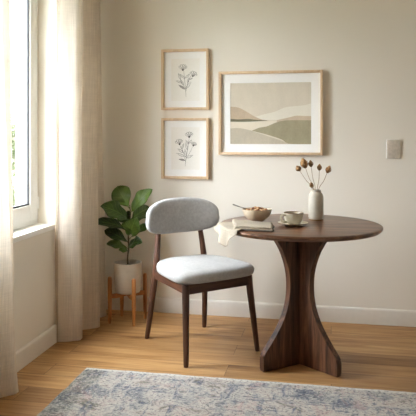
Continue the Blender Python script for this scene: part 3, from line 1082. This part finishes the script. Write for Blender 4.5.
def dried_stem(hx, hz, hd, rw, rh, label, kx, crown=True):
    """hx hz hd: the head's place from the vase's middle (sideways, above the table, depth)"""
    o = thing('dried_flower', label, 'dried flower', (-0.084, 3.590, ZT), group='dried seed heads in the vase')
    foot = R_ * (-kx * 0.5) + Vector((0, 0, 0.022)) + U_ * (-hd * 0.3)
    neck = R_ * kx + Vector((0, 0, 0.165)) + U_ * (hd * 0.06)
    top = R_ * hx + U_ * hd + Vector((0, 0, hz))
    mid = neck.lerp(top, 0.5) + R_ * (0.004 if hx > 0 else -0.003)
    pts = catmull([foot, neck, mid, top], 8)
    obj('stalk', tube(NB(), pts, [0.0016, 0.0015, 0.0012], 8), M['stalk'], o)
    ax = (pts[-1] - pts[-3]).normalized()
    rot = Vector((0, 0, 1)).rotation_difference(ax).to_matrix()
    bm = NB()
    rings = []
    for k in range(15):
        a = k / 14
        z = (a - 0.30) * 2 * rh
        r = rw * (math.sin(PI * min(max(a, 0.02), 0.97)) ** 0.62) * (1.05 - 0.28 * a)
        ring = []
        for q in range(24):
            rr = r * (1 + 0.13 * math.cos(q * PI / 12 * 8 + k * 1.3) + 0.10 * mnoise.noise(Vector((q * 0.9, k * 0.8, hx * 90))))
            ring.append(top + rot @ Vector((rr * math.cos(q * PI / 12), rr * math.sin(q * PI / 12), z)))
        rings.append(ring)
    obj('seed_head', loft(bm, rings), M['head'], o, 80)
    bm = NB()
    for q in range(9 if crown else 6):            # dry bracts at its foot
        a = q * 2 * PI / 9
        d = rot @ Vector((math.cos(a), math.sin(a), 0))
        b0 = top + rot @ Vector((0, 0, -0.64 * rh)) + d * rw * 0.25
        b1 = top + rot @ Vector((0, 0, 0.05 * rh)) + d * rw * 1.06
        b2 = top + rot @ Vector((0, 0, 0.75 * rh)) + d * rw * 1.00
        tube(bm, catmull([b0, b1, b2], 4), [0.0016, 0.0014, 0.0006], 6)
    obj('bract', bm, M['head_dark'], o, 80)
    return o


PXV = 3.54 / 628


def dv(px, py):
    return ((px - 316) * PXV, 1.24 - (py - 133) * PXV - 0.7503)


for px, py, hd, rw, rh, lab, kx in (
        (298.3, 169.0, -0.02, 0.0125, 0.015, 'dried seed head leaning farthest left from the vase', -0.012),
        (304.8, 165.0, 0.01, 0.0175, 0.026, 'largest brown seed head, second from the left above the vase', -0.008),
        (311.8, 165.0, 0.03, 0.0105, 0.017, 'slim dried seed head third from the left above the vase', -0.002),
        (320.0, 168.5, 0.02, 0.0105, 0.016, 'upright dried seed head just right of the vase middle', 0.006),
        (327.6, 170.5, -0.01, 0.0125, 0.019, 'dried seed head leaning farthest right from the vase', 0.013),
        (310.8, 185.5, -0.025, 0.0085, 0.018, 'short dark seed head low at the left of the vase mouth', -0.014)):
    hx, hz = dv(px, py)
    dried_stem(hx, hz, hd, rw * 1.15, rh * 1.12, lab, kx, rw > 0.009)

# saucer and cup
SX, SY = -0.199, 3.350
sa_ = obj('saucer', lathe(NB(), [(0, 0), (0.040, 0), (0.046, 0.002), (0.066, 0.009), (0.0805, 0.0135), (0.0822, 0.0152), (0.0805, 0.0168), (0.064, 0.0125), (0.044, 0.0068), (0, 0.0062)], 72), [M['cup'], M['rimbrown']])
sa_.location = (SX, SY, ZT)
for p in sa_.data.polygons:
    rr = math.hypot(p.center.x, p.center.y)
    if 0.0795 < rr:
        p.material_index = 1
tag(sa_, 'pale glazed saucer under the coffee cup', 'saucer')

cp = thing('coffee_cup', 'round glazed stoneware cup of coffee standing on a saucer', 'cup', (SX + 0.004, SY, ZT + 0.0070))
bm = lathe(NB(), [(0, 0), (0.028, 0), (0.030, 0.003), (0.0375, 0.010), (0.0455, 0.022), (0.0495, 0.036), (0.0515, 0.052), (0.0525, 0.0600), (0.0522, 0.0620), (0.0505, 0.0622), (0.0488, 0.058), (0.0460, 0.036), (0.040, 0.020), (0.026, 0.008), (0, 0.007)], 72)
body = obj('body', bm, [M['cup'], M['rimbrown']], cp, 50)
for p in body.data.polygons:
    if p.center.z > 0.0592:
        p.material_index = 1
obj('coffee', lathe(NB(), [(0, 0.0500), (0.046, 0.0500), (0.0474, 0.0508), (0.0474, 0.0512), (0, 0.0512)], 48), M['coffee'], cp)
hd_ = (-R_ + (-U_) * 0.45).normalized()
hp = [hd_ * 0.0500 + Vector((0, 0, 0.049)), hd_ * 0.0640 + Vector((0, 0, 0.053)), hd_ * 0.0765 + Vector((0, 0, 0.046)), hd_ * 0.0775 + Vector((0, 0, 0.030)), hd_ * 0.0650 + Vector((0, 0, 0.016)), hd_ * 0.0420 + Vector((0, 0, 0.015))]
obj('handle', tube(NB(), catmull(hp, 8), 0.0052, 14, flat=1.25), M['cup'], cp)

# bowl, cereal, spoon
BX, BYY = -0.406, 3.487
bo = obj('bowl', lathe(NB(), [(0, 0.002), (0.030, 0.002), (0.031, 0), (0.037, 0), (0.039, 0.004), (0.055, 0.014), (0.070, 0.030), (0.0785, 0.048), (0.0825, 0.063), (0.0825, 0.0655), (0.0805, 0.0665), (0.0785, 0.0645), (0.0740, 0.048), (0.064, 0.030), (0.048, 0.015), (0.03, 0.009), (0, 0.008)], 72), M['bowl'])
bo.location = (BX, BYY, ZT)
tag(bo, 'tan stoneware bowl of nutty cereal at the left of the table', 'bowl')
NUT = [m_plain('nut_brown', srgb(132, 82, 48), 0.7, 90, 0.3, 0.4), m_plain('nut_red', srgb(98, 50, 34), 0.7, 90, 0.3, 0.4), m_plain('oat_pale', srgb(206, 172, 130), 0.8, 90, 0.2, 0.4), m_plain('nut_tan', srgb(178, 128, 84), 0.8, 90, 0.2, 0.4)]
bm = NB()
rnd = random.Random(5)
lathe(bm, [(0, 0.034), (0.062, 0.036), (0.0685, 0.046), (0.058, 0.055), (0.034, 0.062), (0, 0.064)], 40, mat=3)
for k in range(130):
    a = rnd.uniform(0, 2 * PI)
    r_ = 0.066 * math.sqrt(rnd.random())
    z_ = 0.066 - 0.016 * (r_ / 0.066) ** 2 + rnd.uniform(-0.003, 0.006)
    s_ = rnd.uniform(0.0048, 0.0092)
    mt = Matrix.Translation((r_ * math.cos(a), r_ * math.sin(a), z_)) @ Matrix.Rotation(rnd.uniform(0, 6), 4, 'X') @ Matrix.Rotation(rnd.uniform(0, 6), 4, 'Z') @ Matrix.Diagonal((s_ * 1.35, s_, s_ * 0.75, 1))
    rr = bmesh.ops.create_icosphere(bm, subdivisions=1, radius=1, matrix=mt)
    mi = rnd.choice((0, 0, 1, 2, 2, 3))
    for f in {f for v in rr['verts'] for f in v.link_faces}:
        f.material_index = mi
gr = obj('cereal', bm, NUT)
gr.location = (BX, BYY, ZT)
tag(gr, 'brown nutty cereal heaped in the tan bowl', 'cereal', kind='stuff')

sp_ = thing('spoon', 'metal spoon resting in the cereal bowl, handle sticking out to the left', 'spoon', (BX, BYY, ZT))
a0 = -R_ * 0.040 + Vector((0, 0, 0.0685)) - U_ * 0.010
a1 = -R_ * 0.136 + Vector((0, 0, 0.094)) - U_ * 0.016
mid = a0.lerp(a1, 0.5) + Vector((0, 0, -0.004))
obj('handle', tube(NB(), catmull([a0, mid, a1], 8), [0.0024, 0.0028, 0.0044], 12, flat=0.7), M['steel'], sp_)
bm = NB()
ax = (a0 - a1).normalized()
sd = ax.cross(Vector((0, 0, 1))).normalized()
up = sd.cross(ax).normalized()


def spoon_pt(u, v):
    L_ = 0.044
    s = v * 2 - 1
    w = 0.0145 * math.sin(PI * min(max(u, 0.03), 0.985)) ** 0.6
    return a0 + ax * (L_ * u - 0.004) + sd * (s * w) + up * (-0.006 * math.sin(PI * u) * (1 - s * s) + 0.0008)


o = obj('spoon_bowl', grid(bm, 14, 10, spoon_pt), M['steel'], sp_, 80)
thicken(o, 0.0012)

# folded napkin, one end hanging over the table's edge
M['napkin'] = m_linen('napkin_linen', srgb(188, 178, 162), 0.08, 0.14)
M['napkin_shade'] = m_linen('napkin_linen_shaded', srgb(122, 118, 114), 0.03)  # bottom fold's linen, darkened to paint in the shade between the layers
nk = thing('napkin', 'folded cream linen napkin draped over the left edge of the table', 'napkin', (-0.40, 3.225, ZT))
NKO = Vector((-0.40, 3.225, 0))
BLc, BRc, FRc, FLc = Vector((-0.535, 3.395, 0)), Vector((-0.298, 3.282, 0)), Vector((-0.283, 3.098, 0)), Vector((-0.476, 3.128, 0))


def layer(z0, th, ins, seed):
    """one rounded layer of folded cloth"""
    bm = NB()
    N = 24

    def corner(u, v):
        p = BLc.lerp(BRc, u).lerp(FLc.lerp(FRc, u), v) - NKO
        return p
    rings = []
    base = [(u, 0) for u in [k / N for k in range(N)]] + [(1, v) for v in [k / N for k in range(N)]] + [(1 - u, 1) for u in [k / N for k in range(N)]] + [(0, 1 - v) for v in [k / N for k in range(N)]]
    for sc, zz in ((0.90, 0.0), (0.985, 0.1), (1.0, 0.5), (0.985, 0.9), (0.90, 1.0), (0.6, 1.03), (0.25, 1.05)):
        ring = []
        for u, v in base:
            uu, vv = 0.5 + (u - 0.5) * sc * ins, 0.5 + (v - 0.5) * sc * ins
            p = corner(uu, vv)
            w = mnoise.noise(Vector((p.x * 16, p.y * 16, seed))) * 0.0034
            e = mnoise.noise(Vector((p.x * 22, p.y * 22, seed + 5))) * 0.008
            ring.append(Vector((p.x + e, p.y + e, z0 + th * zz + (w + 0.0012 if zz > 0.4 else 0))))
        rings.append(ring)
    return loft(bm, rings)


obj('fold', layer(0.0012, 0.0050, 1.02, 1.0), M['napkin_shade'], nk, 70)
obj('fold', layer(0.0075, 0.0060, 1.0, 7.0), M['napkin'], nk, 70)
obj('fold', layer(0.0148, 0.0060, 0.97, 12.0), M['napkin'], nk, 70)


def flap(u, v):
    """u: from the far side of the drape to the near side; v: from the pile out over the rim and down"""
    ang = math.radians(191 + 38 * u)
    rad = Vector((math.cos(ang), math.sin(ang), 0))
    rim = TC + rad * (R_T + 0.006)
    start = Vector((-0.500, 3.370, 0)).lerp(Vector((-0.425, 3.135, 0)), u)
    hang = 0.006 + 0.080 * (min(u / 0.62, (1 - u) / 0.38) ** 0.9) + 0.004 * math.sin(u * 19)
    if v < 0.45:
        k = v / 0.45
        p = start.lerp(rim, k)
        z = 0.0075 * (1 - k) + 0.0045 * k + 0.003 * math.sin(k * PI) + 0.002 * math.sin(u * 14 + v * 5) * k
    elif v < 0.55:
        k = (v - 0.45) / 0.10
        p = rim + rad * (0.007 * math.sin(k * PI / 2))
        z = 0.0045 - 0.014 * (1 - math.cos(k * PI / 2))
    else:
        k = (v - 0.55) / 0.45
        p = rim + rad * (0.007 + 0.011 * math.sin(u * 15 + 1) * k + 0.006 * k)
        tg = Vector((-rad.y, rad.x, 0))
        p = p + tg * (0.012 * k * (0.6 - u))
        z = 0.0045 - 0.014 - hang * k
    return Vector((p.x, p.y, z)) - Vector((NKO.x, NKO.y, 0))


o = obj('hanging_end', grid(NB(), 36, 30, flap), M['napkin'], nk, 80)
thicken(o, 0.0022, 1.0)

# ------------------------------------------------------------------ outside the window
M['grass'] = m_plain('lawn', srgb(84, 88, 70), 1.0, 3, 0.2)
gnd = obj('lawn', box(NB(), (-40, -25, -0.75), (XL - TH - 0.02, 45, -0.6)), M['grass'])
gnd['kind'] = 'structure'
gnd['label'] = 'lawn outside the window'
gnd['category'] = 'ground'
M['bark'] = m_plain('bark', srgb(110, 96, 80), 0.95, 20, 0.25, 0.6)
t = NT('garden_leaves')
nz = t.noise(t.coords(), 3, 3)
lcol = t.ramp(nz, [(0.3, srgb(60, 68, 48)), (0.7, srgb(82, 88, 68))])
d_ = t.n('ShaderNodeBsdfDiffuse', {'Color': lcol})
tl_ = t.n('ShaderNodeBsdfTranslucent', {'Color': lcol})
mx = t.n('ShaderNodeMixShader', {0: 0.35, 1: d_, 2: tl_})
t.t.links.new(mx.outputs[0], t.out.inputs[0])
M['garden_leaf'] = t.m


def garden_tree(loc, h, crown, n, seed, label, low):
    root = thing('garden_tree', label, 'tree', loc)
    rnd = random.Random(seed)
    obj('trunk', tube(NB(), catmull([(0, 0, 0), (0.03, 0.02, h * 0.35), (-0.03, 0.04, h * 0.7), (0, 0, h * 0.95)], 6), [0.07, 0.05, 0.02], 12), M['bark'], root)
    bm = NB()
    cl = [(rnd.uniform(-1, 1) * crown * 0.7, rnd.uniform(-1, 1) * crown * 0.7, low + (h - low) * rnd.random(), rnd.uniform(0.25, 0.5) * crown) for _ in range(16)]
    for k in range(n):
        cx, cy, cz, cr_ = rnd.choice(cl)
        d = Vector((rnd.gauss(0, 1), rnd.gauss(0, 1), rnd.gauss(0, 1))).normalized() * cr_ * rnd.random() ** 0.4
        p = Vector((cx, cy, cz)) + d
        s = rnd.uniform(0.03, 0.055)
        rot = Matrix.Rotation(rnd.uniform(0, 6.28), 3, 'Z') @ Matrix.Rotation(rnd.uniform(0, 6.28), 3, 'X')
        q = [bm.verts.new(p + rot @ Vector(c) * s) for c in ((-1, 0, 0), (-0.2, -0.45, 0.08), (1, 0, 0), (-0.2, 0.45, 0.08))]
        bm.faces.new(q)
    obj('foliage', bm, M['garden_leaf'], root, recalc=False)
    return root


garden_tree((-4.05, 7.6, -0.6), 2.1, 0.9, 6500, 3, 'leafy green shrub in the sunlit garden outside the window', 0.1)
garden_tree((-5.9, 11.2, -0.6), 3.9, 1.0, 1500, 8, 'sparse taller tree in the sunlit garden outside the window', 1.6)
